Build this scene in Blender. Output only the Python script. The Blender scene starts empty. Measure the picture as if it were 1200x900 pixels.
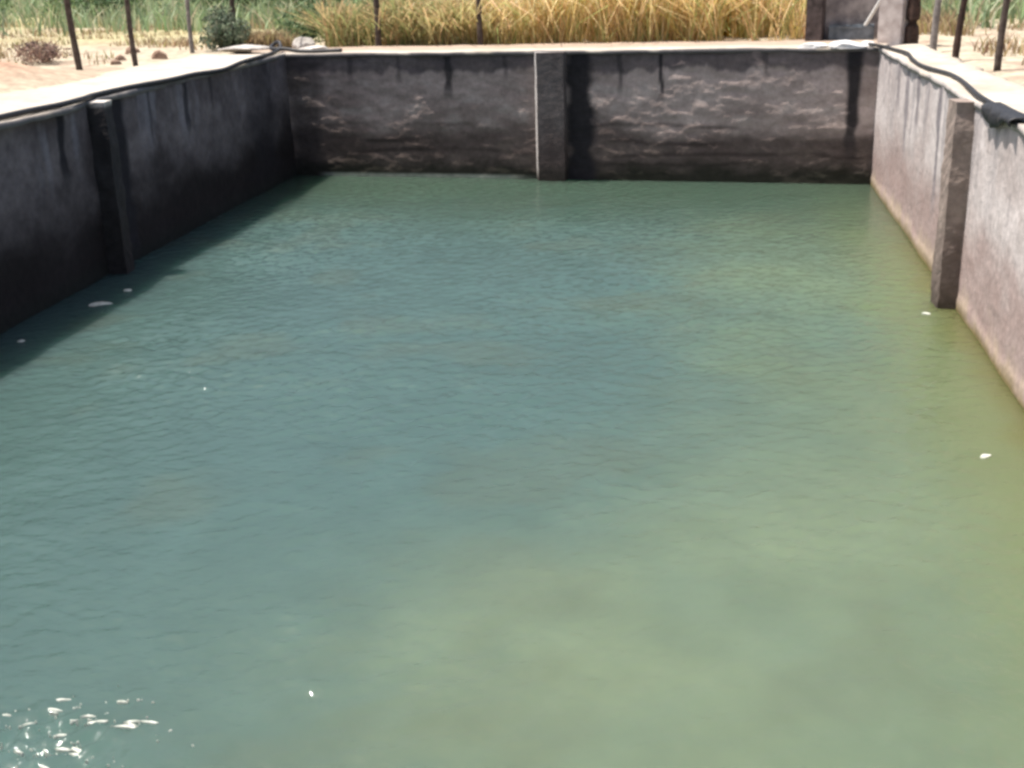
import bpy, bmesh, math, random
import numpy as np
from mathutils import Vector, Matrix

# ------------------------------------------------------------------ camera, sky, sun, exposure
sc = bpy.context.scene
COL = sc.collection
R = math.radians
rng = np.random.default_rng(7)
random.seed(7)

CAM_H = 3.6
pitch, yaw, roll = 0.341268, 0.165955, -0.032045
cam = bpy.data.cameras.new('camera')
cam.sensor_width = 36.0
cam.lens = 36.0 * 1401.4 / 1200.0
cam.clip_end = 2000
cam_o = bpy.data.objects.new('camera', cam)
COL.objects.link(cam_o)
fwd = Vector((-math.sin(yaw) * math.cos(pitch), math.cos(yaw) * math.cos(pitch), -math.sin(pitch)))
rt = Vector((math.cos(yaw), math.sin(yaw), 0))
up = rt.cross(fwd)
rt2 = math.cos(roll) * rt + math.sin(roll) * up
up2 = -math.sin(roll) * rt + math.cos(roll) * up
m = Matrix((rt2, up2, -fwd)).transposed().to_4x4()
m.translation = (0, 0, CAM_H)
cam_o.matrix_world = m
sc.camera = cam_o

SUN_AZ, SUN_EL = -88.5, 71.0          # azimuth from +Y, clockwise
world = bpy.data.worlds.new('World')
sc.world = world
world.use_nodes = True
nt = world.node_tree
sky = nt.nodes.new('ShaderNodeTexSky')
sky.sky_type = 'NISHITA'
sky.sun_disc = False
sky.sun_elevation = R(SUN_EL)
sky.sun_rotation = R(SUN_AZ % 360)
sky.air_density = 1.0
sky.dust_density = 4.0
nt.links.new(sky.outputs[0], nt.nodes['Background'].inputs[0])
nt.nodes['Background'].inputs[1].default_value = 0.105
sl = bpy.data.lights.new('sun', 'SUN')
sl.energy = 5.0
sl.angle = R(0.5)
sl.color = (1.0, 0.95, 0.88)
so = bpy.data.objects.new('sun', sl)
COL.objects.link(so)
sdir = Vector((math.sin(R(SUN_AZ)) * math.cos(R(SUN_EL)), math.cos(R(SUN_AZ)) * math.cos(R(SUN_EL)), math.sin(R(SUN_EL))))
so.rotation_euler = sdir.to_track_quat('Z', 'Y').to_euler()
so.location = sdir * 60

sc.view_settings.view_transform = 'Standard'
sc.view_settings.look = 'None'
sc.view_settings.exposure = 0.62
sc.view_settings.gamma = 1.0
sc.view_settings.use_curve_mapping = False
sc.cycles.use_denoising = True
sc.cycles.filter_width = 3.0
sc.cycles.max_bounces = 6

# ------------------------------------------------------------------ helpers
def vnoise(x, y, seed=0):
    xi = np.floor(x).astype(np.int64); yi = np.floor(y).astype(np.int64)
    fx = x - xi; fy = y - yi
    fx = fx * fx * (3 - 2 * fx); fy = fy * fy * (3 - 2 * fy)
    def h(a, b):
        n = (a * 374761393 + b * 668265263 + seed * 1442695041) & 0x7fffffff
        n = ((n ^ (n >> 13)) * 1274126177) & 0x7fffffff
        return ((n ^ (n >> 16)) & 0xffff) / 65535.0
    return (h(xi, yi) * (1 - fx) + h(xi + 1, yi) * fx) * (1 - fy) + (h(xi, yi + 1) * (1 - fx) + h(xi + 1, yi + 1) * fx) * fy

def fbm(x, y, seed=0, oct=4):
    s = 0; a = .5; t = 0
    for o in range(oct):
        s = s + a * vnoise(x * 2 ** o + 13.7 * o, y * 2 ** o + 7.1 * o, seed + o); t += a; a *= .55
    return s / t

def sstep(a, b, x):
    t = np.clip((x - a) / (b - a), 0, 1)
    return t * t * (3 - 2 * t)

def lerp(a, b, t):
    return np.asarray(a) * (1 - t[..., None]) + np.asarray(b) * t[..., None]

def mesh_np(name, verts, faces, mat=None, parent=None, colors=None, smooth=False):
    """faces: (n,k) int array or list of lists"""
    me = bpy.data.meshes.new(name)
    verts = np.asarray(verts, dtype=np.float32)
    if isinstance(faces, np.ndarray):
        n, k = faces.shape
        me.vertices.add(len(verts)); me.vertices.foreach_set('co', verts.ravel())
        me.loops.add(n * k); me.loops.foreach_set('vertex_index', faces.ravel().astype(np.int32))
        me.polygons.add(n)
        me.polygons.foreach_set('loop_start', np.arange(0, n * k, k, dtype=np.int32))
        me.polygons.foreach_set('loop_total', np.full(n, k, dtype=np.int32))
        me.update(calc_edges=True)
    else:
        me.from_pydata([tuple(map(float, v)) for v in verts], [], faces)
    if smooth:
        me.polygons.foreach_set('use_smooth', np.ones(len(me.polygons), dtype=bool))
    if colors is not None:
        ca = me.color_attributes.new('Col', 'FLOAT_COLOR', 'POINT')
        c4 = np.ones((len(verts), 4), dtype=np.float32); c4[:, :3] = colors
        ca.data.foreach_set('color', c4.ravel())
    me.update()
    o = bpy.data.objects.new(name, me)
    COL.objects.link(o)
    if mat: me.materials.append(mat)
    if parent: o.parent = parent
    return o

def obj_bm(name, bm, mat, parent=None, smooth=False):
    me = bpy.data.meshes.new(name)
    bmesh.ops.recalc_face_normals(bm, faces=bm.faces)
    bm.to_mesh(me); bm.free()
    if smooth:
        for p in me.polygons: p.use_smooth = True
    o = bpy.data.objects.new(name, me)
    COL.objects.link(o)
    if mat: me.materials.append(mat)
    if parent: o.parent = parent
    return o

def empty(name, loc=(0, 0, 0), rz=0):
    o = bpy.data.objects.new(name, None)
    COL.objects.link(o)
    o.location = loc; o.rotation_euler.z = rz
    o.empty_display_size = .1
    return o

def tag(o, label=None, cat=None, group=None, kind=None):
    if label: o['label'] = label
    if cat: o['category'] = cat
    if group: o['group'] = group
    if kind: o['kind'] = kind
    return o

def copy_tree(o):
    c = o.copy(); COL.objects.link(c)
    for ch in list(o.children):
        d = ch.copy(); COL.objects.link(d); d.parent = c
    return c

def mat_new(name):
    mt = bpy.data.materials.new(name); mt.use_nodes = True
    return mt, mt.node_tree, mt.node_tree.nodes['Principled BSDF']

def mat_attr(name, rough=.9, spec=.2, nscale=18., namt=.35, bump=.25, bscale=25., fine=90.):
    """colour attribute times fine procedural mottling, with bump"""
    mt, t, b = mat_new(name)
    at = t.nodes.new('ShaderNodeVertexColor'); at.layer_name = 'Col'
    geo = t.nodes.new('ShaderNodeNewGeometry')
    n1 = t.nodes.new('ShaderNodeTexNoise'); n1.inputs['Scale'].default_value = nscale; n1.inputs['Detail'].default_value = 6; n1.inputs['Roughness'].default_value = .65
    t.links.new(geo.outputs['Position'], n1.inputs['Vector'])
    mr = t.nodes.new('ShaderNodeMapRange'); mr.inputs['From Min'].default_value = .3; mr.inputs['From Max'].default_value = .7
    mr.inputs['To Min'].default_value = 1 - namt; mr.inputs['To Max'].default_value = 1 + namt
    t.links.new(n1.outputs['Fac'], mr.inputs['Value'])
    mx = t.nodes.new('ShaderNodeVectorMath'); mx.operation = 'MULTIPLY'
    t.links.new(at.outputs['Color'], mx.inputs[0]); t.links.new(mr.outputs['Result'], mx.inputs[1])
    t.links.new(mx.outputs[0], b.inputs['Base Color'])
    n2 = t.nodes.new('ShaderNodeTexNoise'); n2.inputs['Scale'].default_value = bscale; n2.inputs['Detail'].default_value = 8
    t.links.new(geo.outputs['Position'], n2.inputs['Vector'])
    bp = t.nodes.new('ShaderNodeBump'); bp.inputs['Strength'].default_value = bump; bp.inputs['Distance'].default_value = .03
    t.links.new(n2.outputs['Fac'], bp.inputs['Height']); t.links.new(bp.outputs['Normal'], b.inputs['Normal'])
    b.inputs['Roughness'].default_value = rough; b.inputs['Specular IOR Level'].default_value = spec
    return mt

def mat_noise(name, c1, c2, scale=20., rough=.8, spec=.3, metallic=0., bump=.2):
    mt, t, b = mat_new(name)
    tc = t.nodes.new('ShaderNodeTexCoord')
    n1 = t.nodes.new('ShaderNodeTexNoise'); n1.inputs['Scale'].default_value = scale; n1.inputs['Detail'].default_value = 6
    t.links.new(tc.outputs['Object'], n1.inputs['Vector'])
    cr = t.nodes.new('ShaderNodeValToRGB')
    cr.color_ramp.elements[0].position = .35; cr.color_ramp.elements[0].color = (*c1, 1)
    cr.color_ramp.elements[1].position = .65; cr.color_ramp.elements[1].color = (*c2, 1)
    t.links.new(n1.outputs['Fac'], cr.inputs['Fac']); t.links.new(cr.outputs['Color'], b.inputs['Base Color'])
    bp = t.nodes.new('ShaderNodeBump'); bp.inputs['Strength'].default_value = bump; bp.inputs['Distance'].default_value = .02
    t.links.new(n1.outputs['Fac'], bp.inputs['Height']); t.links.new(bp.outputs['Normal'], b.inputs['Normal'])
    b.inputs['Roughness'].default_value = rough; b.inputs['Specular IOR Level'].default_value = spec; b.inputs['Metallic'].default_value = metallic
    return mt

def mat_leaf(name, trans=.35, rough=.6):
    mt, t, b = mat_new(name)
    at = t.nodes.new('ShaderNodeVertexColor'); at.layer_name = 'Col'
    t.links.new(at.outputs['Color'], b.inputs['Base Color'])
    b.inputs['Roughness'].default_value = rough; b.inputs['Specular IOR Level'].default_value = .25
    tr = t.nodes.new('ShaderNodeBsdfTranslucent'); t.links.new(at.outputs['Color'], tr.inputs['Color'])
    mx = t.nodes.new('ShaderNodeMixShader'); mx.inputs[0].default_value = trans
    t.links.new(b.outputs[0], mx.inputs[1]); t.links.new(tr.outputs[0], mx.inputs[2])
    t.links.new(mx.outputs[0], t.nodes['Material Output'].inputs['Surface'])
    return mt

M_WALL = mat_attr('weathered_render', rough=.92, nscale=11, namt=.2, bump=.32, bscale=14)
M_COPING = mat_attr('pale_concrete', rough=.9, nscale=9, namt=.12, bump=.2, bscale=22)
M_GROUND = mat_attr('dry_soil', rough=1., spec=.05, nscale=6, namt=.32, bump=.9, bscale=7)
M_LEAF = mat_leaf('leaf')
M_DRY = mat_leaf('dry_blade', trans=.5, rough=.8)
M_WOOD = mat_noise('post_wood', (.05, .036, .03), (.11, .085, .07), 12, .9)
M_RUST = mat_noise('post_rust', (.03, .018, .014), (.07, .04, .03), 15, .85)
M_GREYPOST = mat_noise('post_grey', (.16, .14, .13), (.27, .24, .22), 15, .85)
M_HOSE = mat_noise('black_hose', (.012, .012, .014), (.03, .03, .032), 30, .55, .4, bump=.05)
M_STONE = mat_noise('pale_stone', (.34, .31, .28), (.55, .52, .48), 9, .9, .2, bump=.5)
M_STONEW = mat_noise('white_stone', (.5, .48, .46), (.72, .7, .68), 7, .9, .2, bump=.5)
M_CLOD = mat_noise('soil_clod', (.2, .13, .095), (.34, .24, .18), 8, 1, .05, bump=.5)
M_STEM = mat_noise('stem', (.08, .06, .04), (.16, .12, .08), 20, .9)
M_FOAM_GLINT = mat_noise('foam', (.40, .42, .36), (.66, .67, .6), 30, .7, .3)  # foam scraps, and the white flakes that stand in for sun glints
M_PIERLIT = mat_noise('pier_plaster', (.34, .285, .265), (.52, .46, .435), 6, .9, .2, bump=.3)
M_PIERSHADE = mat_noise('pier_shaded', (.045, .036, .034), (.12, .095, .09), 7, .9, .2, bump=.3)  # shaded front of the left pier, put into the colour as dark
M_GATE = mat_noise('gate_steel', (.07, .085, .1), (.2, .23, .26), 6, .5, .4, .3)
M_PANEL = mat_noise('chamber_render', (.16, .142, .14), (.34, .305, .29), 5, .9, .2, bump=.3)
M_PVC = mat_noise('white_pipe', (.6, .6, .58), (.75, .75, .72), 10, .5, .4, bump=.05)

H = 2.14                                  # coping height above the water
def back_y(x):                            # the far wall runs slightly askew
    return 19.91 + 1.10 * (2.644 - x) / 10.03

def left_x(y):                            # the near half of the left wall stands a little proud
    return -7.41 + .03 * (1 - sstep(13.1, 13.9, np.asarray(y, float)))

# ------------------------------------------------------------------ ground
def build_ground():
    xs = np.concatenate([[-400, -250, -150, -100], np.arange(-70, -14, 2.), np.arange(-14, -9.3, .25), [-9.38, -8.6],
                         [3.1, 3.36], np.arange(3.6, 8, .25), np.arange(8, 40, 2.), [60, 100, 200, 400]])
    ys = np.concatenate([[-60, -20, 0.5, 2.], np.arange(4, 23.4, .3), np.arange(23.4, 34, .4), np.arange(34, 90, 2.), [110, 150, 250, 400, 800]])
    xin0, xin1 = -8.6, 3.1
    xs = np.unique(np.concatenate([xs, np.arange(-8.6, 3.2, .5)]))
    X, Y = np.meshgrid(xs, ys)
    nz = fbm(X * .35, Y * .35, 3, 4) - .5
    dist = np.maximum(np.maximum(-9.3 - X, X - 3.5), Y - 23.0)
    Z = 2.09 + nz * .35 * sstep(0.1, 3., dist)
    Z += .09 * (fbm(X * 1.7, Y * 1.7, 9, 3) - .5) * sstep(0.0, .8, dist)
    Z += .35 * np.exp(-((X + 10.2) / 1.0) ** 2 - ((Y - 16.2) / 1.3) ** 2)       # spoil heap beside the left apron
    Z = np.where(dist < 0.02, 2.06, Z)
    a = fbm(X * .5, Y * .5, 21, 4); b = fbm(X * 1.9, Y * 1.9, 22, 3); g = fbm(X * .12, Y * .12, 31, 3)
    c = lerp((.33, .28, .205), (.45, .39, .30), a)
    c = lerp(c, (.25, .17, .13), sstep(.5, .75, b) * .75)
    heap = np.exp(-((X + 10.4) / 1.0) ** 2 - ((Y - 16.4) / 1.6) ** 2)
    c = lerp(c, (.38, .225, .155), np.clip(heap * 1.0, 0, .9))
    c = lerp(c, (.36, .33, .17), sstep(.3, .5, g) * sstep(23, 29, Y) * .8)
    verts = np.stack([X, Y, Z], -1).reshape(-1, 3)
    ny, nx = X.shape
    idx = np.arange(nx * ny).reshape(ny, nx)
    q = np.stack([idx[:-1, :-1], idx[:-1, 1:], idx[1:, 1:], idx[1:, :-1]], -1).reshape(-1, 4)
    cx = (X[:-1, :-1] + X[1:, 1:]).ravel() / 2; cy = (Y[:-1, :-1] + Y[1:, 1:]).ravel() / 2
    keep = ~((cx > xin0) & (cx < xin1) & (cy > .5) & (cy < 21.6))
    o = mesh_np('ground', verts, q[keep], M_GROUND, None, c.reshape(-1, 3), True)
    tag(o, 'dry sandy soil around the tank', None, None, 'structure')
build_ground()

# ------------------------------------------------------------------ water
def build_water():
    st = .021
    xs = np.arange(-7.7, 2.85, st); ys = np.arange(2.6, 21.3, st)
    X, Y = np.meshgrid(xs, ys)
    Z = np.zeros_like(X)
    r = np.random.default_rng(11)
    wind = R(-75)
    N = 110
    lam = np.exp(r.uniform(np.log(.075), np.log(.30), N))
    ang = wind + r.normal(0, .8, N)
    wx = .25 * (fbm(X * .8, Y * .8, 51, 3) - .5); wy = .25 * (fbm(X * .8, Y * .8, 61, 3) - .5)
    for l, a in zip(lam, ang):
        k = 2 * math.pi / l
        Z += (l ** .9) * np.sin(k * ((X + wx) * math.cos(a) + (Y + wy) * math.sin(a)) + r.uniform(0, 6.28))
    gy, gx = np.gradient(Z, st)
    Z *= .195 / np.sqrt((gx ** 2 + gy ** 2).mean())
    lanes = fbm(X * .22 + .1 * Y, Y * .55, 71, 4)
    patch = .5 + .95 * sstep(.25, .8, lanes)                                   # wind lanes and calm patches
    Zs = np.zeros_like(X)                                                       # long low swell
    for l, a, ph in zip(np.exp(r.uniform(np.log(.35), np.log(1.3), 14)), wind + r.normal(0, .5, 14), r.uniform(0, 6.283, 14)):
        Zs += l * np.sin(2 * math.pi / l * (X * math.cos(a) + Y * math.sin(a)) + ph)
    gy, gx = np.gradient(Zs, st)
    Zs *= .022 / np.sqrt((gx ** 2 + gy ** 2).mean())
    calm = (.28 + .72 * sstep(.1, 1.6, X + 7.2)) * (.5 + .5 * sstep(.1, 1.0, 2.6 - X)) * (.30 + .70 * sstep(.5, 5.5, back_y(X) - Y))
    calm = calm * (.60 + .40 * sstep(5.5, 9.5, Y))                              # lee of the near wall
    Z2 = np.zeros_like(X)
    for l, a, ph in zip(np.exp(r.uniform(np.log(.07), np.log(.2), 40)), r.uniform(0, 6.283, 40), r.uniform(0, 6.283, 40)):
        Z2 += l * np.sin(2 * math.pi / l * (X * math.cos(a) + Y * math.sin(a)) + ph)
    gy, gx = np.gradient(Z2, st)
    Z2 *= .55 / np.sqrt((gx ** 2 + gy ** 2).mean())
    splash = np.exp(-((X + 3.2) / .45) ** 2 - ((Y - 4.50) / .36) ** 2)      # stirred-up water at the near left
    Z = (Z * patch + Zs + Z2 * .06) * calm + Z2 * splash
    # colour of the water body: teal in the deep part, olive over the algae on the right
    n = fbm(X * .35 + 3, Y * .35, 81, 4); n2 = fbm(X * 1.1, Y * 1.1, 85, 3)
    n3 = fbm(X * .8 + 7, Y * .8, 88, 4)
    t = sstep(-2.6, 2.4, X - .12 * (Y - 5) + 4.2 * (n - .5) + 1.2 * (n3 - .5))
    teal = np.array((.050, .086, .080)); olive = np.array((.090, .120, .070)); edge = np.array((.088, .094, .034))
    c = lerp(teal, olive, t)
    milky = np.exp(-((X + .3) / 2.0) ** 2 - ((Y - 5.2) / 1.9) ** 2) + .5 * np.exp(-((X - .9) / 1.5) ** 2 - ((Y - 7.6) / 2.0) ** 2)
    c = lerp(c, (.112, .142, .090), np.clip(milky * (.62 + .38 * sstep(.2, .8, n3)), 0, .85))                 # stirred silt
    c = lerp(c, (.078, .084, .052), sstep(.52, .72, n2) * .18)
    c = c * (.90 + .20 * fbm(X * 2.6, Y * 2.6, 95, 4))[..., None]                    # cloudiness
    e = 2.64 - X + .35 * (n2 - .5) + .25 * (n3 - .5)
    c = lerp(c, (.098, .120, .054), (1 - sstep(.2, 1.3, e)) * .75)
    c = lerp(c, edge, (1 - sstep(.05, .40, e)) * .8)
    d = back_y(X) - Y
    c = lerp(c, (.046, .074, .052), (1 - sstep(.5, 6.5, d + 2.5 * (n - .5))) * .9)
    verts = np.stack([X, Y, Z], -1).reshape(-1, 3)
    ny, nx = X.shape
    idx = np.arange(nx * ny).reshape(ny, nx)
    q = np.stack([idx[:-1, :-1], idx[:-1, 1:], idx[1:, 1:], idx[1:, :-1]], -1).reshape(-1, 4)
    mt, tr, b = mat_new('green_water')
    at = tr.nodes.new('ShaderNodeVertexColor'); at.layer_name = 'Col'
    tr.links.new(at.outputs['Color'], b.inputs['Base Color'])
    b.inputs['Roughness'].default_value = 1.0
    b.inputs['Specular IOR Level'].default_value = 0.0            # body of the turbid water; the surface reflection is the glossy layer below
    b.inputs['Subsurface Weight'].default_value = 1.0
    b.inputs['Subsurface Radius'].default_value = (.22, .34, .28)
    b.inputs['Subsurface Scale'].default_value = 1.6
    b.subsurface_method = 'BURLEY'
    nv = tr.nodes.new('ShaderNodeCombineXYZ'); nv.inputs[2].default_value = 1.0
    tr.links.new(nv.outputs[0], b.inputs['Normal'])
    geo = tr.nodes.new('ShaderNodeNewGeometry')
    mp = tr.nodes.new('ShaderNodeMapping'); mp.inputs['Scale'].default_value = (1, 1.5, 1)
    tr.links.new(geo.outputs['Position'], mp.inputs['Vector'])
    n1 = tr.nodes.new('ShaderNodeTexNoise'); n1.inputs['Scale'].default_value = 14; n1.inputs['Detail'].default_value = 3
    tr.links.new(mp.outputs[0], n1.inputs['Vector'])
    bp = tr.nodes.new('ShaderNodeBump'); bp.inputs['Strength'].default_value = .55; bp.inputs['Distance'].default_value = .02
    tr.links.new(n1.outputs['Fac'], bp.inputs['Height'])
    gl = tr.nodes.new('ShaderNodeBsdfGlossy'); gl.inputs['Roughness'].default_value = .05
    fr = tr.nodes.new('ShaderNodeFresnel'); fr.inputs['IOR'].default_value = 1.333
    tr.links.new(bp.outputs['Normal'], gl.inputs['Normal']); tr.links.new(bp.outputs['Normal'], fr.inputs['Normal'])
    mx = tr.nodes.new('ShaderNodeMixShader')
    tr.links.new(fr.outputs[0], mx.inputs[0]); tr.links.new(b.outputs[0], mx.inputs[1]); tr.links.new(gl.outputs[0], mx.inputs[2])
    tr.links.new(mx.outputs[0], tr.nodes['Material Output'].inputs['Surface'])
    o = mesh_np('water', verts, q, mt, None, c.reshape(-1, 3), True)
    tag(o, 'rippled green water in the tank', None, None, 'structure')
build_water()

# ------------------------------------------------------------------ tank walls
def wall_face(name, mat, pfun, U, W, colfun, dispfun, nfun, back, parent):
    """closed slab: dense displaced front face, plus a plain back. pfun(u)->xy of the face, nfun->xy normal into the tank"""
    Ug, Wg = np.meshgrid(U, W)
    px, py = pfun(Ug)
    nx_, ny_ = nfun
    d = dispfun(Ug, Wg)
    F = np.stack([px + nx_ * d, py + ny_ * d, Wg], -1)
    nv, nu = Ug.shape
    idx = np.arange(nu * nv).reshape(nv, nu)
    q = np.stack([idx[:-1, :-1], idx[:-1, 1:], idx[1:, 1:], idx[1:, :-1]], -1).reshape(-1, 4)
    Bk = np.stack([px - nx_ * back, py - ny_ * back, Wg], -1)
    b = idx + nu * nv
    # top, bottom and ends stitched to the back sheet
    t = np.stack([idx[-1, :-1], idx[-1, 1:], b[-1, 1:], b[-1, :-1]], -1)
    bt = np.stack([idx[0, 1:], idx[0, :-1], b[0, :-1], b[0, 1:]], -1)
    e0 = np.stack([idx[1:, 0], idx[:-1, 0], b[:-1, 0], b[1:, 0]], -1)
    e1 = np.stack([idx[:-1, -1], idx[1:, -1], b[1:, -1], b[:-1, -1]], -1)
    qb = np.stack([b[:-1, 1:], b[:-1, :-1], b[1:, :-1], b[1:, 1:]], -1).reshape(-1, 4)
    faces = np.concatenate([q, t, bt, e0, e1, qb])
    c = colfun(Ug, Wg).reshape(-1, 3)
    return mesh_np(name, np.concatenate([F.reshape(-1, 3), Bk.reshape(-1, 3)]), faces, mat, parent, np.concatenate([c, c]), True)

def drips_and_bands(U, Wg, seed, lst):
    """vertical damp stains and wider dark bands: (u, half width, z top, z bottom, strength)"""
    m = np.zeros_like(U)
    for k, (u, w, z1, z0, s) in enumerate(lst):
        wob = .05 * (vnoise(Wg * 4, Wg * 0 + k * 9., seed) - .5)
        ww = w * (.55 + .6 * vnoise(Wg * 6, Wg * 0 + k * 5., seed + 4) )
        core = 1 - sstep(.55, 1.25, np.abs(U - u - wob) / ww)
        m = np.maximum(m, s * core * sstep(z0, z0 + .45 * (z1 - z0), Wg) * (Wg <= z1 + .1))
    return m

Wz = np.concatenate([[-1.2, -.6, -.25], np.arange(-.12, H - .05, .025), [H - .055]])

# --- far wall
def far_col(U, Wg):
    n = fbm(U * 1.1, Wg * 1.9, 101, 5); n2 = fbm(U * 3.2, Wg * 6., 111, 5); vs = fbm(U * 5.5, Wg * .6, 121, 4); n4 = fbm(U * .45, Wg * .9, 119, 3)
    c = lerp((.195, .150, .132), (.38, .305, .275), sstep(.2, .8, .6 * n + .4 * n2))
    c = c * (1 + .35 * sstep(-3.5, 2.2, U))[..., None]
    c = lerp(c, (.40, .35, .32), sstep(.58, .74, n2) * sstep(.8, 1.05, Wg) * (1 - sstep(1.5, 1.8, Wg)) * .35)
    c = lerp(c, (.055, .046, .052), sstep(1.78, 1.86, Wg + .26 * (vs - .5)) * (.5 + .45 * n2))          # damp top band
    lvl = Wg + .55 * (n4 - .5) + .12 * (n2 - .5)
    c = lerp(c, (.062, .044, .038), (1 - sstep(.70, 1.0, lvl)) * .8)
    for k, (z0, s_) in enumerate(((.92, .5), (.66, .6), (.45, .6), (.30, .5))):                          # old tide lines
        g = np.abs(Wg + .10 * (vnoise(U * 1.3, U * 0 + k, 127 + k) - .5) + .05 * (n2 - .5) - z0)
        c = lerp(c, (.03, .022, .02), (1 - sstep(.012, .05, g)) * s_ * sstep(.35, .6, vnoise(U * .9, U * 0 + 3 * k, 137)))
    c = lerp(c, (.15, .115, .095), sstep(.55, .75, n2) * (1 - sstep(.6, .9, Wg)) * .5)
    c = lerp(c, (.020, .021, .014), (1 - sstep(.06, .45, Wg + .3 * (n2 - .5))) * .92)
    c = lerp(c, (.022, .02, .022), drips_and_bands(U, Wg, 131, [(-4.4, .10, 2.1, 1.25, .85), (-1.43, .05, 2.1, 1.3, .6), (-.75, .06, 2.1, 1.2, .9),
            (2.27, .13, 2.1, .1, .95), (-6.2, .05, 2.1, 1.6, .5), (-5.3, .05, 2.1, 1.5, .5), (.9, .06, 2.1, 1.6, .5), (-3.4, .04, 2.1, 1.6, .5),
            (-2.12, .27, 2.1, -1.9, .97), (-7.1, .4, 2.1, -.4, .6)]))  # wide dark band right of the pilaster, another at the left corner
    c = lerp(c, (.34, .36, .30), ((1 - sstep(.035, .075, Wg)) * (Wg > -.2) * (1 - sstep(-3.6, -2.6, U)) * sstep(-7.0, -6.7, U) * sstep(.1, .5, n2)) * .8)
    return c
def far_disp(U, Wg):
    return .038 * (fbm(U * 4.2 + 1.2 * Wg, Wg * 9., 141, 5) - .5) + .05 * (fbm(U * .5, Wg * .8, 145, 2) - .5)
wf = empty('tank_wall', (-2.4, 20.4, 0))
tag(wf, 'shaded far wall of the concrete water tank, stained dark brown above the waterline', 'wall', 'concrete walls of the water tank', 'thing')
skn = Vector((-1.10 / 10.03, -1.0)).normalized()
P0 = Vector((-2.4, 20.4))
def put(o, par):
    o.parent = par; o.matrix_parent_inverse = par.matrix_basis.inverted() if False else Matrix.Translation(-Vector(par.location))
    return o
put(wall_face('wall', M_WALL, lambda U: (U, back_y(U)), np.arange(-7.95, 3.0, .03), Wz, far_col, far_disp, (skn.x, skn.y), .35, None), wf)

# --- left wall
def left_col(U, Wg):
    n = fbm(U * 1.1, Wg * 2., 201, 5); n2 = fbm(U * 5., Wg * 5., 205, 4); vs = fbm(U * 4.5, Wg * .7, 211, 4)
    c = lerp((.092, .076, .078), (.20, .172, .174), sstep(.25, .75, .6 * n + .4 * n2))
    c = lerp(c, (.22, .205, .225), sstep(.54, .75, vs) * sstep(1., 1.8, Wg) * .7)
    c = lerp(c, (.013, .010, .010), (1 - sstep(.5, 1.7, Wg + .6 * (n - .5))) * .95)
    c = lerp(c, (.02, .018, .022), drips_and_bands(U, Wg, 221, [(13.03, .09, 2.1, 1.1, .95), (14.45, .26, 2.1, -1.6, .97), (15.45, .05, 2.1, 1.3, .6), (16.6, .09, 2.1, 1.2, .8),  # wide near-black band past the pilaster is shade painted into the colour
                                                (17.6, .06, 2.1, 1.5, .6), (11.6, .06, 2.1, 1.4, .5), (19.6, .9, 2.1, -.5, .55)]))  # last entry: wide darker band towards the far corner
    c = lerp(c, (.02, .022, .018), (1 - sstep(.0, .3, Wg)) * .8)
    return c
def left_disp(U, Wg):
    return .03 * (fbm(U * 2.2, Wg * 3., 241, 4) - .5) + .06 * (fbm(U * .5, Wg * .5, 245, 2) - .5)
wl = empty('tank_wall', (-7.4, 12, 0))
tag(wl, 'left wall of the concrete water tank, in deep shade below a bright bare top', 'wall', 'concrete walls of the water tank', 'thing')
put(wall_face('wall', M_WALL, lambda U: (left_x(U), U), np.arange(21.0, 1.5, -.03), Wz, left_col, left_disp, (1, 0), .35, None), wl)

# --- right wall
def right_col(U, Wg):
    n = fbm(U * .9, Wg * 1.6, 301, 5); n2 = fbm(U * 5., Wg * 5., 305, 4); vs = fbm(U * 4.2, Wg * .5, 311, 4)
    c = lerp((.41, .35, .33), (.60, .54, .52), sstep(.2, .8, .6 * n + .4 * n2))
    c = lerp(c, (.27, .245, .25), sstep(.52, .74, vs) * sstep(.5, 1.3, Wg) * .55)
    c = lerp(c, (.285, .195, .175), (1 - sstep(.35, 1.35, Wg + 1.0 * (n - .5))) * (.55 + .4 * n2))
    c = lerp(c, (.19, .17, .18), drips_and_bands(U, Wg, 321, [(17.74, .16, 2.1, 1.3, .7), (17.0, .16, 2.1, .7, .8), (16.1, .14, 2.1, 1.2, .85), (15.35, .08, 2.1, 1.5, .7),
                                                     (14.55, .14, 2.1, .4, .9), (18.6, .1, 2.1, 1.5, .4)]))
    c = lerp(c, (.42, .33, .23), (1 - sstep(.02, .30, Wg + .46 * (n2 - .5) + .3 * (vs - .5))) * .6)
    c = lerp(c, (.20, .155, .085), (1 - sstep(.02, .13, Wg + .18 * (n2 - .5))) * .7)
    c = lerp(c, (.16, .12, .04), (1 - sstep(-.01, .06, Wg + .03 * (n2 - .5))) * .9)
    return c
def right_disp(U, Wg):
    return .02 * (fbm(U * 2.2, Wg * 3., 341, 4) - .5) + .05 * (fbm(U * .5, Wg * .5, 345, 2) - .5) + (.012 * (1 - sstep(.08, .2, Wg + .03 * np.sin(U * 3))))
wr = empty('tank_wall', (2.65, 12, 0))
tag(wr, 'sunlit right wall of the concrete water tank with grey vertical drip streaks', 'wall', 'concrete walls of the water tank', 'thing')
put(wall_face('wall', M_WALL, lambda U: (U * 0 + 2.644, U), np.arange(1.5, 19.95, .03), Wz, right_col, right_disp, (-1, 0), .35, None), wr)

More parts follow.
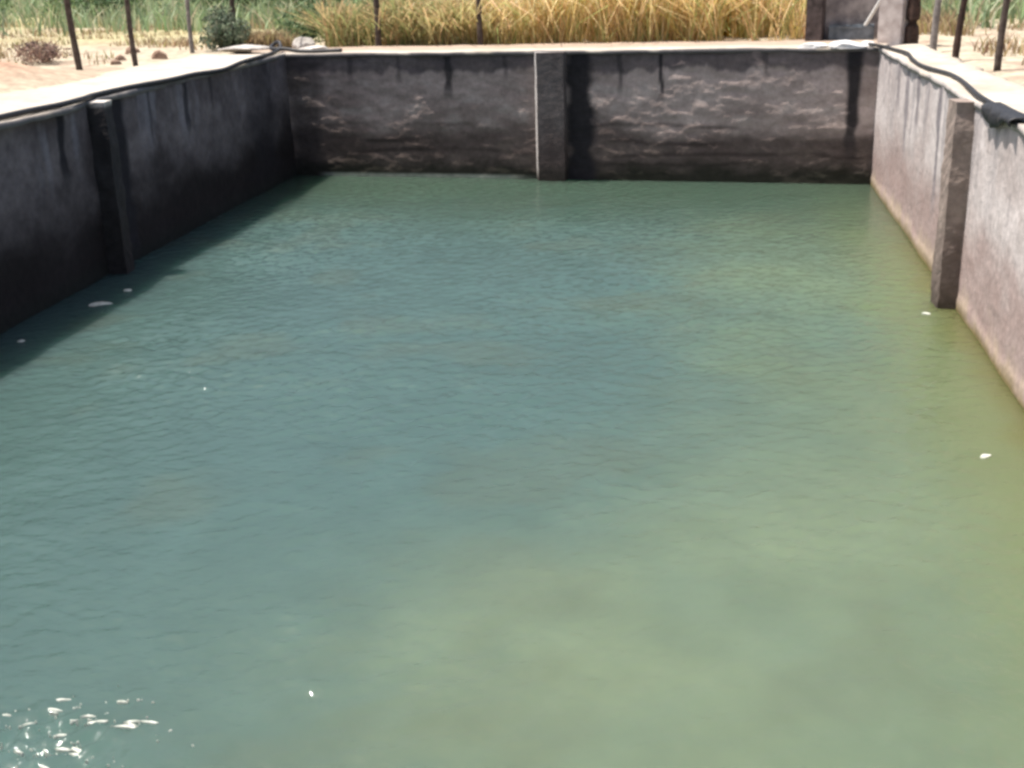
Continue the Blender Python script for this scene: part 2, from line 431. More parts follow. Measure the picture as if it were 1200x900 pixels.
# copings: slabs with uneven edges, thickness .1
def coping(par, inner, outer, seed, edge, n=240, soil=False):
    """inner/outer: functions t(0..1)-> xy arrays ; slab lies between"""
    t = np.linspace(0, 1, n); K = 12
    s = np.linspace(0, 1, K) ** 1.3
    ix, iy = inner(t); ox, oy = outer(t)
    T, S = np.meshgrid(t, s)
    X = ix + (ox - ix) * S; Y = iy + (oy - iy) * S
    jit = (fbm(X * 2.3, Y * 2.3, seed, 4) - .5)
    dx = ix - ox; dy = iy - oy; L = np.hypot(dx, dy)
    w = (S < .01) * .10 + (S > .99) * .5
    X = X + dx / L * jit * w; Y = Y + dy / L * jit * w
    Z = H + .04 * (fbm(X * 1.2, Y * 1.2, seed + 5, 3) - .5) - .03 * (S > .99)
    top = np.stack([X, Y, Z], -1).reshape(-1, 3)
    bot = top.copy(); bot[:, 2] = H - .055 - .02 * (fbm(X * 3, Y * 3, seed + 9, 3).ravel())
    idx = np.arange(n * K).reshape(K, n); b = idx + n * K
    q = [np.stack([idx[:-1, :-1], idx[:-1, 1:], idx[1:, 1:], idx[1:, :-1]], -1).reshape(-1, 4)]
    q.append(np.stack([b[:-1, 1:], b[:-1, :-1], b[1:, :-1], b[1:, 1:]], -1).reshape(-1, 4))
    for r0, f in ((0, 1), (-1, -1)):
        a = np.stack([idx[r0, :-1], b[r0, :-1], b[r0, 1:], idx[r0, 1:]], -1); q.append(a[:, ::f])
    for r0, f in ((0, -1), (-1, 1)):
        a = np.stack([idx[:-1, r0], b[:-1, r0], b[1:, r0], idx[1:, r0]], -1); q.append(a[:, ::f])
    g = fbm(X * 1.1, Y * 1.1, seed + 20, 4)
    g2 = fbm(X * 4.5, Y * 4.5, seed + 25, 4)
    c = lerp((.36, .31, .25), (.55, .50, .43), sstep(.2, .8, .55 * g + .45 * g2))
    c = lerp(c, (.26, .215, .18), sstep(.62, .78, g2) * .5)
    c = lerp(c, (.40, .33, .26), sstep(.6, 1., S + .5 * (g - .5)) * .5)
    if soil: c = lerp(c, (.34, .255, .195), sstep(.22, .42, S + .35 * (g - .5)) * .85)
    c = np.where((S < .01)[..., None], lerp(np.array(edge), c, sstep(.5, .75, fbm(X * 2.1, Y * 2.1, seed + 31, 3))), c)
    cb = np.zeros_like(c) + np.array(edge)
    o = mesh_np('coping', np.concatenate([top, bot]), np.concatenate(q), M_COPING, None, np.concatenate([c.reshape(-1, 3), cb.reshape(-1, 3)]), False)
    return put(o, par)

def lin(a, b): return lambda t: (a[0] + (b[0] - a[0]) * t, a[1] + (b[1] - a[1]) * t)
def inner_left(t):
    y = 1.5 + (21.05 - 1.5) * t
    return left_x(y) + .015 + .085 * (1 - sstep(12.9, 13.8, y)), y
coping(wl, inner_left, lambda t: (-9.35 + 0 * t + .0 * t, 1.5 + 20.0 * t), 401, (.16, .15, .15))
coping(wr, lin((2.61, 19.86), (2.61, 1.5)), lin((3.42, 20.6), (3.42, 1.5)), 411, (.34, .31, .29))
coping(wf, lin((-7.36, back_y(-7.36) - .03), (2.60, back_y(2.60) - .03)), lin((-9.2, 22.75), (3.4, 22.1)), 421, (.12, .11, .11), soil=True)

# pilasters: one per wall, irregular tapered piers
def pier(par, prof, z0, z1, mat, colfun, seed, amp=.012):
    """prof: plan polygon (list of xy, ccw); vertical pier in dense rings"""
    pts = []
    for i in range(len(prof)):
        a = np.array(prof[i]); b = np.array(prof[(i + 1) % len(prof)])
        for k in range(6): pts.append(a + (b - a) * k / 6)
    pts = np.array(pts); n = len(pts)
    zs = np.concatenate([[z0], np.arange(-.15, z1 - .01, .04), [z1]])
    ctr = pts.mean(0)
    V = []; C = []
    for z in zs:
        j = fbm(pts[:, 0] * 5 + z * 3, pts[:, 1] * 5 + z * 4.3, seed, 3) - .5
        d = pts - ctr; L = np.hypot(d[:, 0], d[:, 1])[:, None]
        p = pts + d / L * (j * 2 * amp)[:, None]
        V.append(np.column_stack([p, np.full(n, z)])); C.append(colfun(p[:, 0] * 2 + p[:, 1], np.full(n, z), p))
    V = np.concatenate(V); C = np.concatenate(C)
    m_ = len(zs); idx = np.arange(n * m_).reshape(m_, n)
    nx_ = np.roll(idx, -1, 1)
    q = np.stack([idx[:-1], nx_[:-1], nx_[1:], idx[1:]], -1).reshape(-1, 4)
    faces = [list(map(int, f)) for f in q] + [list(map(int, idx[-1]))] + [list(map(int, idx[0][::-1]))]
    o = mesh_np('pilaster', V, faces, mat, None, C, False)
    return put(o, par)

def pil_right_col(U, Wg, P):
    n = fbm(U * 6, Wg * 4, 501, 4)
    c = lerp((.19, .145, .122), (.37, .30, .26), n)
    c = lerp(c, (.10, .075, .065), (1 - sstep(.25, 1.2, Wg + .5 * (n - .5))) * .75)
    return lerp(c, (.05, .04, .03), (1 - sstep(.02, .2, Wg)) * .8)
pier(wr, [(2.445, 12.66), (2.75, 12.64), (2.75, 12.98), (2.42, 12.97)], -1.2, H - .012, M_WALL, pil_right_col, 503, .022)
def pil_left_col(U, Wg, P):
    n = fbm(U * 6, Wg * 4, 511, 4)
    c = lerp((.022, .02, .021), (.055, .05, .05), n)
    c = lerp(c, (.6, .55, .5), sstep(H - .10, H - .02, Wg) * sstep(.35, .55, n))  # sunlight on the pilaster top painted in as a pale cap
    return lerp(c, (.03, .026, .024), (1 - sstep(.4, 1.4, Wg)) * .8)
pier(wl, [(-7.55, 13.74), (-7.17, 13.74), (-7.20, 14.02), (-7.55, 14.02)], -1.2, H - .015, M_WALL, pil_left_col, 513, .03)
def pil_far_col(U, Wg, P):
    n = fbm(U * 6, Wg * 4, 521, 4)
    c = lerp((.085, .07, .066), (.165, .138, .13), n)
    c = lerp(c, (.07, .05, .045), (1 - sstep(.45, 1.1, Wg + .4 * (n - .5))) * .8)
    c = lerp(c, (.03, .026, .02), (1 - sstep(.05, .4, Wg)) * .8)
    return lerp(c, (.62, .57, .54), ((P[:, 0] < -2.7) & (P[:, 1] > 20.335)) * sstep(.0, .25, Wg) * (.6 + .4 * sstep(.3, .5, n)))     # sunlit left edge painted pale into the colour
al = Vector((10.03, -1.10)).normalized()
def wp(u, d):                                     # along the far wall / out from it
    b_ = Vector((-2.80, back_y(-2.80)))
    p = b_ + al * u + skn * d
    return (p.x, p.y)
pier(wf, [wp(-.12, -.1), wp(.0, .2), wp(.46, .2), wp(.47, -.1)], -1.2, H - .012, M_WALL, pil_far_col, 523, .008)

# ------------------------------------------------------------------ hoses and sheets on the coping
def catmull(pts, n=10):
    P = [Vector(p) for p in pts]; P = [P[0]] + P + [P[-1]]
    out = []
    for i in range(1, len(P) - 2):
        p0, p1, p2, p3 = P[i - 1:i + 3]
        for k in range(n):
            t = k / n
            out.append(.5 * ((2 * p1) + (p2 - p0) * t + (2 * p0 - 5 * p1 + 4 * p2 - p3) * t * t + (3 * p1 - p0 - 3 * p2 + p3) * t ** 3))
    out.append(P[-2]); return out

def tube(name, pts, r, mat, parent=None, n=8, seg=10, raw=False):
    P = pts if raw else catmull(pts, seg)
    V = []; F = []
    for i, p in enumerate(P):
        t = (P[min(i + 1, len(P) - 1)] - P[max(i - 1, 0)]).normalized()
        u = t.cross(Vector((0, 0, 1)))
        if u.length < 1e-3: u = t.cross(Vector((1, 0, 0)))
        u.normalize(); v = u.cross(t)
        rr = r[min(i, len(r) - 1)] if isinstance(r, (list, tuple)) else r
        for k in range(n):
            a = 2 * math.pi * k / n
            V.append(p + u * (rr * math.cos(a)) + v * (rr * math.sin(a)))
        if i:
            for k in range(n):
                F.append([(i - 1) * n + k, (i - 1) * n + (k + 1) % n, i * n + (k + 1) % n, i * n + k])
    F.append(list(range(n))[::-1]); F.append([(len(P) - 1) * n + k for k in range(n)])
    return mesh_np(name, np.array([tuple(v) for v in V]), F, mat, parent, None, True)

zt = H + .035
h1 = tube('irrigation_hose', [(-7.40, 7, zt), (-7.42, 9, zt), (-7.38, 10.6, zt), (-7.44, 11.6, zt), (-7.42, 12.5, zt), (-7.36, 13.1, zt), (-7.40, 13.7, zt), (-7.46, 14.1, zt),
                              (-7.44, 15.0, zt), (-7.36, 16.0, zt - .01), (-7.40, 17.0, zt - .02), (-7.33, 17.9, zt - .04), (-7.36, 18.8, zt), (-7.44, 19.8, zt), (-7.52, 20.6, zt),
                              (-7.62, 21.4, zt + .03), (-7.72, 21.65, zt + .13), (-7.86, 21.7, zt + .08), (-7.78, 21.4, zt + .03), (-7.5, 21.3, zt + .03), (-7.1, 21.2, zt - .01), (-6.4, 21.15, zt)], .034, M_HOSE)
tag(h1, 'black irrigation hose along the top edge of the shaded left wall, looped at the corner', 'hose', 'hoses on the tank walls')
h2 = tube('irrigation_hose', [(2.45, 20.2, zt), (2.62, 19.6, zt), (2.70, 18.9, zt), (2.78, 18.2, zt), (2.70, 17.2, zt), (2.66, 16.3, zt), (2.72, 15.6, zt), (2.80, 15.0, zt), (2.78, 14.2, zt),
                              (2.72, 13.4, zt), (2.68, 12.9, zt), (2.66, 12.3, zt), (2.67, 11.8, zt), (2.72, 11.2, zt), (2.76, 10.5, zt), (2.72, 9.4, zt), (2.75, 7., zt)], .026, M_HOSE)
tag(h2, 'thin dark hose snaking along the bright top of the sunlit right wall', 'hose', 'hoses on the tank walls')

def sheet(name, fun, nu, nv, mat, thick=.012):
    u = np.linspace(0, 1, nu); v = np.linspace(0, 1, nv)
    V = np.array([fun(a, b) for b in v for a in u])
    idx = np.arange(nu * nv).reshape(nv, nu)
    q = np.stack([idx[:-1, :-1], idx[:-1, 1:], idx[1:, 1:], idx[1:, :-1]], -1).reshape(-1, 4)
    o = mesh_np(name, V, q, mat, None, None, True)
    md = o.modifiers.new('thick', 'SOLIDIFY'); md.thickness = thick
    return o

# black plastic flap folded over the edge of the right wall
def flap(u, v):
    y = 12.05 - 1.15 * u
    wdt = .10 + .0 * u
    drop = (.16 * math.sin(math.pi * min(1, u * 1.15 + .05)) ** .8 if u < .82 else .05) * (1 + .1 * math.sin(9 * u))
    s = v
    if s < .4:
        return (2.72 - .13 * s / .4, y, H + .045 - .01 * s)
    k = (s - .4) / .6
    return (2.585 - .02 * math.sin(k * 3) - .015 * math.sin(u * 20), y, H + .035 - drop * k)
o = sheet('plastic_sheet', flap, 24, 12, M_HOSE)
tag(o, 'black plastic sheet folded over the edge of the right wall beside the hose', 'plastic sheet')

# pale lumps of concrete on the corner
def rock(name, loc, size, mat, seed, rz=0., subdiv=3, flat=0.3):
    bm = bmesh.new(); bmesh.ops.create_icosphere(bm, subdivisions=subdiv, radius=1)
    r = np.random.default_rng(seed)
    k = [Vector(r.normal(0, 1, 3)).normalized() for _ in range(9)]; w = r.uniform(.55, .9, 9)
    for vtx in bm.verts:
        p = vtx.co.copy()
        for a, b in zip(k, w):                     # chop with random planes: angular lump
            d = p.dot(a) - b
            if d > 0: p -= a * d
        p *= 1 + .10 * (vnoise(np.array([p.x * 3 + seed]), np.array([p.y * 3 + p.z * 2]), seed)[0] - .5)
        if p.z < -flat: p.z = -flat
        vtx.co = Vector((p.x * size[0], p.y * size[1], (p.z + flat) * size[2]))
    o = obj_bm(name, bm, mat)
    o.location = loc; o.rotation_euler.z = rz
    return o
zc = H - .015
tag(rock('stone', (-8.65, 22.2, zc), (.52, .36, .10), M_STONE, 31, .4), 'long pale flat stone lying at the far left corner of the tank top', 'stone')
tag(rock('stone', (-7.62, 22.75, zc), (.22, .2, .17), M_STONE, 33, .2), 'white squarish stone block on the tank top just right of the left corner', 'stone')
tag(rock('stone', (-7.20, 22.0, zc), (.34, .22, .07), M_STONE, 35, -.1), 'low pale stone beside the hose loop at the left corner', 'stone')
# broken pale slabs under the inlet
gs = 'broken pale slabs under the inlet chamber'
for x, d, sz, rz, sd, lb in ((1.62, .12, (.26, .16, .07), .1, 51, 'flat pale broken slab on the far wall top, left one below the inlet chamber'),
                             (2.16, .06, (.30, .2, .10), -.2, 53, 'white broken slab jutting over the far wall top above the dark drip stain'),
                             (2.48, .22, (.16, .14, .08), .5, 55, 'small pale lump of concrete at the right end of the far wall top')):
    tag(rock('stone', (x, back_y(x) + d, zc), sz, M_STONEW, sd, rz), lb, 'stone', gs)

# ------------------------------------------------------------------ inlet chamber behind the far right corner
ch = empty('inlet_chamber', (2.35, 21.3, 2.1))
tag(ch, 'small roofless concrete inlet chamber with two piers at the far right corner', 'inlet chamber')
def box_part(name, c, s, rz, mat, parent, bev=.015):
    bm = bmesh.new(); bmesh.ops.create_cube(bm, size=1)
    bmesh.ops.scale(bm, vec=s, verts=bm.verts)
    bmesh.ops.bevel(bm, geom=bm.edges[:], offset=bev, segments=2, affect='EDGES')
    bmesh.ops.subdivide_edges(bm, edges=[e for e in bm.edges if e.calc_length() > .4], cuts=5, use_grid_fill=True)
    for v in bm.verts:
        v.co += Vector((random.uniform(-1, 1), random.uniform(-1, 1), random.uniform(-1, 1))) * .004
    o = obj_bm(name, bm, mat, parent); o.location = c; o.rotation_euler.z = rz
    return o
p = box_part('pier', (-.57, .40, .68), (.28, .3, 1.4), R(-14), M_PIERSHADE, ch); p['label'] = 'left pier with its shade painted dark'
p = box_part('pier', (.62, -.55, .70), (.42, .42, 1.45), R(-36), M_PIERLIT, ch); p['label'] = 'pale plastered right pier'
box_part('rear_wall', (.06, .52, .6), (1.05, .14, 1.25), R(-5), M_PANEL, ch)
g = box_part('sluice_gate', (.02, .32, .16), (.74, .05, .26), R(-6), M_GATE, ch, .01)
gr = box_part('gate_rail', (0, -.032, .09), (.74, .02, .04), 0, M_GATE, g, .005)
tube('pipe', [Vector((.22, .30, .24)), Vector((.34, .2, .48)), Vector((.50, .06, .82)), Vector((.6, 0, 1.1))], .03, M_PVC, ch)

# ------------------------------------------------------------------ fence posts
def post(name, x, y, h, r, mat, label, lean=(0, 0), z=2.02, group='fence posts around the tank'):
    P = []
    n = 12
    for i in range(n + 1):
        t = i / n
        P.append(Vector((lean[0] * t + .012 * math.sin(5 * t + x), lean[1] * t + .010 * math.cos(4 * t + y), h * t)))
    rr = [r * (1.12 - .2 * i / n + .06 * math.sin(i * 2.3 + x)) for i in range(n + 1)]
    o = tube(name, P, rr, mat, None, 10, raw=True)
    o.location = (x, y, z)
    return tag(o, label, 'fence post', group)
post('fence_post', -10.10, 18.7, 1.75, .05, M_WOOD, 'dark thick wooden fence post nearest the left edge of the photo, beside the left apron', (-.04, 0))
post('fence_post', -9.43, 19.35, 1.7, .042, M_WOOD, 'dark fence post on the bare soil, second from the left edge', (.0, 0))
post('fence_post', -9.75, 22.45, 1.6, .04, M_GREYPOST, 'thin pale grey fence post just left of the grey green bush', (.02, 0))
post('fence_post', -9.5, 24.1, 1.7, .05, M_WOOD, 'brown fence post just right of the grey green bush', (0, 0))
post('fence_post', -6.13, 22.62, 1.7, .055, M_WOOD, 'dark post in the dry grass, left of the two behind the far wall', (.02, 0))
post('fence_post', -4.15, 22.45, 1.7, .05, M_WOOD, 'dark post in the dry grass, right of the two behind the far wall', (.02, 0))
post('fence_post', 3.38, 17.86, 1.6, .045, M_RUST, 'dark rusty fence post nearest the wall edge on the right, middle of three', (.10, 0))
post('fence_post', 3.60, 16.27, 1.6, .042, M_WOOD, 'brown fence post at the right edge of the photo beside the bright coping', (.05, 0))
post('fence_post', 3.36, 19.5, 1.5, .05, M_GREYPOST, 'greyish fence post between the rusty post and the inlet chamber', (.03, 0))
post('fence_post', 3.20, 20.55, 1.5, .10, M_RUST, 'thick dark post standing against the pale right pier of the inlet chamber', (0, .0))

# ------------------------------------------------------------------ vegetation
def blades(n, xy, h, w, cols, seed, lean=.35, heads=0., z=2.06):
    """curved grass blades (two quads each), as arrays"""
    r = np.random.default_rng(seed)
    hh = h * r.uniform(.55, 1.15, n); a = r.uniform(0, 6.283, n)
    ln = np.abs(r.normal(0, lean, n)) * hh; la = r.uniform(0, 6.283, n)
    bx, by = xy[:, 0], xy[:, 1]
    wx, wy = np.cos(a) * w, np.sin(a) * w
    V = np.zeros((n, 6, 3)); 
    for k, (t, ww) in enumerate(((0, 1.), (.55, .8), (1., .12 + heads))):
        cx = bx + np.cos(la) * ln * t * t; cy = by + np.sin(la) * ln * t * t; cz = z + hh * t
        V[:, 2 * k] = np.stack([cx - wx * ww, cy - wy * ww, cz], -1)
        V[:, 2 * k + 1] = np.stack([cx + wx * ww, cy + wy * ww, cz], -1)
    base = (np.arange(n) * 6)[:, None]
    F = np.concatenate([base + np.array([[0, 1, 3, 2]]), base + np.array([[2, 3, 5, 4]])])
    C = np.repeat(cols, 6, 0).reshape(n, 6, 3).copy()
    return V.reshape(-1, 3), F, C.reshape(-1, 3)

def merge(parts):
    V = []; F = []; C = []; o = 0
    for v, f, c in parts:
        V.append(v); F.append(f + o); C.append(c); o += len(v)
    return np.concatenate(V), np.concatenate(F), np.concatenate(C)

def palette(r, n, cols, p):
    c = np.array(cols)[r.choice(len(cols), n, p=p)]
    return np.clip(c * r.uniform(.75, 1.25, (n, 1)) * r.uniform(.92, 1.08, (n, 3)), 0, 1)

r = np.random.default_rng(77)
# tall golden dry grass behind the far wall
def clumped(n, x0, x1, y0, y1, seed, sc_=1.2, thr=.35):
    rr = np.random.default_rng(seed); out = []
    while sum(map(len, out)) < n:
        p = np.column_stack([rr.uniform(x0, x1, n), rr.uniform(y0, y1, n)])
        d = fbm(p[:, 0] * sc_, p[:, 1] * sc_, seed, 3)
        out.append(p[rr.uniform(0, 1, n) < np.clip((d - thr) * 4, 0, 1)])
    return np.concatenate(out)[:n]
parts = []
n = 22000
p = clumped(n, -7.3, 1.75, 22.75, 27.0, 5, 1.4, .40)
hgt = .72 + .55 * sstep(-4.5, -1.5, p[:, 0]) + .95 * (fbm(p[:, 0] * 1.1, p[:, 1] * 1.1, 15, 3) - .5)
t = sstep(-6.5, -2.5, p[:, 0])[:, None]
cA = palette(r, n, [(.76, .57, .30), (.85, .67, .38), (.56, .39, .20), (.80, .67, .27), (.42, .45, .18)], [.24, .28, .12, .14, .22])
cB = palette(r, n, [(.52, .37, .19), (.33, .34, .15), (.26, .30, .12), (.60, .46, .25)], [.28, .26, .26, .2])
parts.append(blades(n, p, hgt, .010, cA * t + cB * (1 - t), 3, .75, .9))
yb = clumped(2600, -2.2, .6, 23.8, 26.5, 9, 1.6, .45)
parts.append(blades(2600, yb, 1.25, .02, palette(r, 2600, [(.78, .62, .16), (.62, .56, .18)], [.6, .4]), 6, .5, 1.2))
nf = 24000                                        # ragged seed heads and husks caught among the stems
p = clumped(nf, -7.2, 1.75, 22.8, 26.6, 5, 1.4, .40)
t = sstep(-6.5, -2.5, p[:, 0])
fl = np.column_stack([p, 2.1 + r.uniform(.1, 1., nf) ** .8 * (.7 + .5 * t)])
a_ = r.normal(0, 1, (nf, 3)); a_ /= np.linalg.norm(a_, axis=1)[:, None]
b_ = np.cross(a_, r.normal(0, 1, (nf, 3))); b_ /= np.linalg.norm(b_, axis=1)[:, None]
s_ = r.uniform(.02, .055, nf)[:, None]
Vf = np.stack([fl - a_ * s_, fl + b_ * s_ * .45, fl + a_ * s_, fl - b_ * s_ * .45], 1).reshape(-1, 3)
cf = palette(r, nf, [(.80, .62, .38), (.86, .73, .48), (.66, .45, .28), (.80, .70, .32)], [.35, .3, .2, .15]) * t[:, None] + palette(r, nf, [(.5, .38, .2), (.34, .36, .17), (.62, .5, .3)], [.4, .3, .3]) * (1 - t[:, None])
parts.append((Vf, np.arange(nf * 4).reshape(-1, 4), np.repeat(np.clip(cf, 0, 1), 4, 0)))
V, F, C = merge(parts)
o = mesh_np('dry_grass', V, F, M_DRY, None, C)
tag(o, 'tall golden dry grass behind the far wall', None, None, 'stuff')

# sparse tufts on the bare soil, left and right
parts = []
for n, x0, x1, y0, y1, s, hh in ((6500, -24, -9.9, 19, 38, 41, .20), (2500, 3.9, 10, 17, 32, 43, .24), (1500, -9.6, -7.6, 23.4, 26, 44, .35), (900, 1.9, 4.6, 22.8, 25, 45, .4)):
    p = clumped(n, x0, x1, y0, y1, s, .9, .5)
    parts.append(blades(n, p, hh, .015, palette(r, n, [(.46, .36, .22), (.36, .27, .15), (.30, .28, .12), (.26, .17, .12)], [.4, .25, .15, .2]), s, .6))
V, F, C = merge(parts)
o = mesh_np('dry_stubble', V, F, M_DRY, None, C)
tag(o, 'low dry tufts on the bare soil', None, None, 'stuff')

# green crop field far left and far right
parts = []
for n, x0, x1, y0, y1, s, hh in ((34000, -60, -6, 29, 75, 51, .7), (14000, 4.3, 22, 24.5, 55, 53, .75)):
    p = clumped(n, x0, x1, y0, y1, s, .35, .38)
    parts.append(blades(n, p, hh, .03, palette(r, n, [(.27, .35, .19), (.33, .40, .24), (.19, .27, .14), (.48, .45, .30)], [.35, .3, .15, .2]), s, .6))
V, F, C = merge(parts)
o = mesh_np('green_crop', V, F, M_LEAF, None, C)
tag(o, 'pale green crop growing in the field beyond the tank', None, None, 'stuff')

def leafmesh(name, blobs, n, size, cols, p, seed, parent):
    """leaf quads scattered in several uneven blobs (cx,cy,cz,rx,ry,rz)"""
    r = np.random.default_rng(seed)
    B = np.array(blobs); vol = B[:, 3] * B[:, 4] * B[:, 5]
    k = r.choice(len(B), n, p=vol / vol.sum())
    d = r.normal(0, 1, (n, 3)); d /= np.linalg.norm(d, axis=1)[:, None]
    rad = r.uniform(.25, 1.08, n) ** .6
    P = B[k, :3] + d * rad[:, None] * B[k, 3:]
    keep = (vnoise(P[:, 0] * 5 + 3, P[:, 2] * 5 + P[:, 1] * 3, seed) > .28) & (P[:, 2] > .02)
    P = P[keep]; n = len(P); k = k[keep]
    a = r.normal(0, 1, (n, 3)); a[:, 2] += .3; a /= np.linalg.norm(a, axis=1)[:, None]
    b = np.cross(a, r.normal(0, 1, (n, 3))); b /= np.linalg.norm(b, axis=1)[:, None]
    s = size * r.uniform(.6, 1.3, n)[:, None]
    V = np.stack([P - a * s, P + b * s * .38, P + a * s, P - b * s * .38], 1).reshape(-1, 3)
    F = np.arange(n * 4).reshape(-1, 4)
    c = palette(r, n, cols, p) * np.random.default_rng(seed + 1).uniform(.8, 1.2, len(B))[k][:, None]
    return mesh_np(name, V, F, M_LEAF, parent, np.repeat(np.clip(c, 0, 1), 4, 0))

def shrub(name, loc, w, h, n, size, cols, p, seed, label, cat='bush', group=None, nb=9, part='foliage', trunk_h=0.):
    e = empty(name, loc)
    tag(e, label, cat, group)
    r = np.random.default_rng(seed)
    bl = []
    for i in range(nb):
        a = r.uniform(0, 6.283); q = r.uniform(.1, .72) * w * .5
        zz = trunk_h + r.uniform(.22, .78) * (h - trunk_h)
        s = r.uniform(.2, .36)
        bl.append((math.cos(a) * q, math.sin(a) * q, zz, s * w, s * w, min(s * 1.1 * (h - trunk_h), max(.05, h - zz))))
    leafmesh(part, bl, n, size, cols, p, seed, e)
    V = []
    bmj = bmesh.new()
    for i, b in enumerate(bl):
        r0 = .012 + .018 * h
        base = Vector((b[0] * .12, b[1] * .12, -.05)); mid = Vector((b[0] * .35, b[1] * .35, b[2] * .55)); tip = Vector(b[:3])
        P = catmull([base, mid, tip], 5); prev = None
        for j, pt in enumerate(P):
            rr = r0 * (1 - .8 * j / len(P))
            ring = [bmj.verts.new(pt + Vector((math.cos(t) * rr, math.sin(t) * rr, 0))) for t in (0, 1.257, 2.513, 3.77, 5.027)]
            if prev:
                for t in range(5): bmj.faces.new((prev[t], prev[(t + 1) % 5], ring[(t + 1) % 5], ring[t]))
            prev = ring
    obj_bm('trunk' if trunk_h else 'stem', bmj, M_STEM, e, True)
    return e
GREY = ([(.13, .17, .11), (.20, .23, .16), (.07, .09, .06)], [.45, .3, .25])
GRN = ([(.14, .21, .10), (.20, .27, .13), (.08, .13, .065), (.30, .32, .16)], [.4, .3, .2, .1])
DRYB = ([(.24, .16, .13), (.32, .23, .17), (.16, .11, .09)], [.4, .3, .3])
shrub('bush', (-9.35, 23.1, 2.06), 1.1, .85, 3200, .05, *GREY, 201, 'grey green bush behind the pale stone at the left corner')
shrub('bush', (-8.45, 25.6, 2.06), 1.5, .75, 3600, .05, *GRN, 203, 'low dark green bush at the left end of the dry grass')
shrub('bush', (-11.6, 20.4, 2.06), 1.1, .42, 1500, .04, *DRYB, 205, 'low purplish dry bush on the soil beside the leftmost post')
shrub('bush', (-12.3, 19.2, 2.06), .9, .35, 1100, .04, [(.34, .20, .13), (.42, .28, .18), (.26, .14, .1)], [.4, .3, .3], 207, 'low reddish dry bush at the left edge beside the soil heap')
# green bushes in a row beyond the dry grass (first one built, others copied)
proto = shrub('bush', (-7.2, 29.0, 2.06), 2.6, 1.7, 5200, .075, *GRN, 211, 'broad green bush beyond the grass, leftmost of the row behind it', 'bush', 'green bushes beyond the dry grass', 12)
names = ['second green bush from the left in the row beyond the grass', 'third green bush from the left in the row beyond the grass',
         'green bush beyond the grass above the far pilaster, fourth in its row', 'green bush beyond the tallest golden grass, fifth from the left', 'green bush beyond the grass just left of the inlet chamber']
for (x, y, s, rz), lb in zip([(-5.2, 29.6, 1.0, 1.), (-3.0, 29.2, .9, 2.1), (-.9, 30.5, 1.05, 3.), (1.0, 31., 1.0, 4.2), (2.6, 30.2, .9, 5.)], names):
    c = copy_tree(proto); c.location = (x, y, 2.06); c.scale = (s, s, s); c.rotation_euler.z = rz; c['label'] = lb
# trees at the right edge
tg = 'trees beyond the right wall'
proto = shrub('tree', (8.2, 29.5, 2.06), 3.4, 3.4, 9000, .085, *GRN, 221, 'nearest green tree beyond the right wall, at the right edge of the photo', 'tree', tg, 14, 'crown', .55)
for (x, y, s, rz), lb in zip([(6.1, 33.5, 1.0, 2.), (10.8, 33., 1.15, 3.3), (4.6, 38., 1.1, .7)],
        ['green tree behind the rusty post, second of the trees beyond the right wall', 'green tree at the far right edge, behind the nearest tree', 'green tree behind the inlet chamber, farthest of the trees on the right']):
    c = copy_tree(proto); c.location = (x, y, 2.06); c.scale = (s, s, s); c.rotation_euler.z = rz; c['label'] = lb
# field bushes on the far left
proto = shrub('bush', (-18.5, 36., 2.06), 3.2, 1.6, 5200, .085, *GRN, 231, 'round green bush in the far field between the two leftmost posts', 'bush', 'green bushes in the far left field', 11)
for (x, y, s, rz), lb in zip([(-24.5, 38., 1.1, 1.2), (-14.6, 37., .9, 2.5), (-11.2, 34., .8, 4.)],
        ['green bush in the far field, leftmost, left of the thick dark post', 'green bush in the far field right of the second post', 'green bush in the far field behind the thin grey post']):
    c = copy_tree(proto); c.location = (x, y, 2.06); c.scale = (s, s, s); c.rotation_euler.z = rz; c['label'] = lb

# clods on the soil
gc = 'soil clods beside the left apron'
for i, (x, y, s, lb) in enumerate([(-9.75, 21.0, .13, 'dark soil clod just right of the second post'), (-10.3, 20.6, .10, 'small soil clod left of the second post'), (-10.9, 22.3, .15, 'soil clod on the bare soil beyond the second post'),
                               (-9.9, 17.4, .12, 'reddish clod at the foot of the soil heap'), (-10.05, 19.9, .09, 'small clod between the two leftmost posts')]):
    tag(rock('soil_clod', (x, y, 2.08), (s * 1.3, s, s), M_CLOD, 300 + i, i, 2), lb, 'clod', gc)

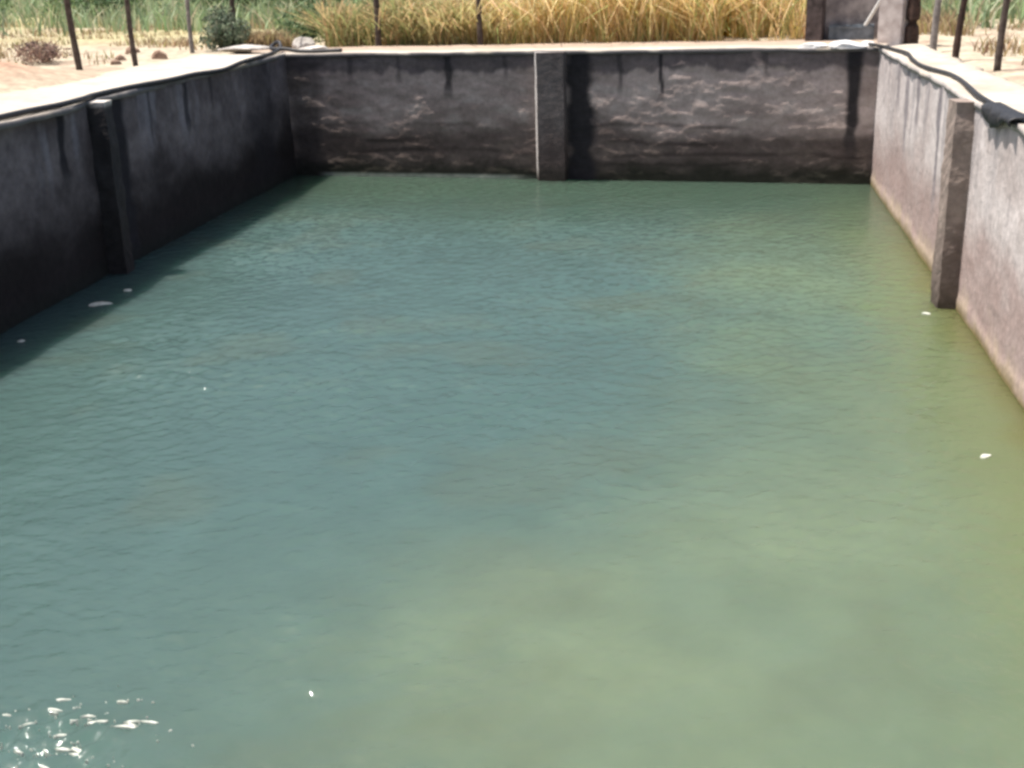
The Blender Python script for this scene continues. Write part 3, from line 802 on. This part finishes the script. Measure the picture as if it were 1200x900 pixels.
# ------------------------------------------------------------------ floating scraps
def foam(x, y, w, l, seed, label, rz=0.):
    o = rock('foam_patch', (x, y, -.006), (w, l, .018), M_FOAM_GLINT, seed, rz, 3, .3)
    tag(o, label, 'foam', 'scraps of pale foam on the water')
foam(-6.83, 12.38, .15, .10, 401, 'longer white scrap of foam floating near the shaded left wall', .3)
foam(-6.80, 12.98, .06, .04, 403, 'small round scrap of foam just behind the longer one near the left wall')
foam(-7.0, 10.95, .05, .04, 405, 'faint small foam scrap at the left edge close to the shaded wall')
foam(2.11, 8.65, .055, .03, 407, 'lone pale scrap of foam on the olive water near the right wall', .5)
foam(2.30, 12.45, .05, .03, 409, 'pale scrap of foam at the foot of the right wall pilaster')

# white flakes stand in for sun glints on the stirred-up water, near left
rr = np.random.default_rng(909)
V = []; F = []
k = 0
while k < 140:
    x, y = rr.normal(-3.12, .24), rr.normal(4.62, .17)
    if fbm(np.array([x * 4.]), np.array([y * 9.]), 911, 3)[0] < .46: continue
    k += 1
    big = rr.uniform() < .16; w = rr.uniform(.025, .06) if big else rr.uniform(.003, .011); l = w * (rr.uniform(.14, .25) if big else rr.uniform(.3, .6)); a0 = rr.normal(0, .35)
    b = len(V); m_ = 9; rad = rr.uniform(.5, 1.2, m_)
    for z, sc_f in ((-.01, 1.), (.004, 1.), (.010, .55)):
        for q in range(m_):
            t = 2 * math.pi * q / m_
            px, py = math.cos(t) * w * rad[q] * sc_f, math.sin(t) * l * rad[q] * sc_f
            V.append((x + px * math.cos(a0) - py * math.sin(a0), y + px * math.sin(a0) + py * math.cos(a0), z))
    for lay in (0, 1):
        for q in range(m_):
            F.append([b + lay * m_ + q, b + lay * m_ + (q + 1) % m_, b + (lay + 1) * m_ + (q + 1) % m_, b + (lay + 1) * m_ + q])
    F.append([b + 2 * m_ + q for q in range(m_)])
o = mesh_np('foam', np.array(V), F, M_FOAM_GLINT)  # not foam: flakes standing in for sun glints
tag(o, 'white flecks modelled as sun glints on the choppy water', None, None, 'stuff')
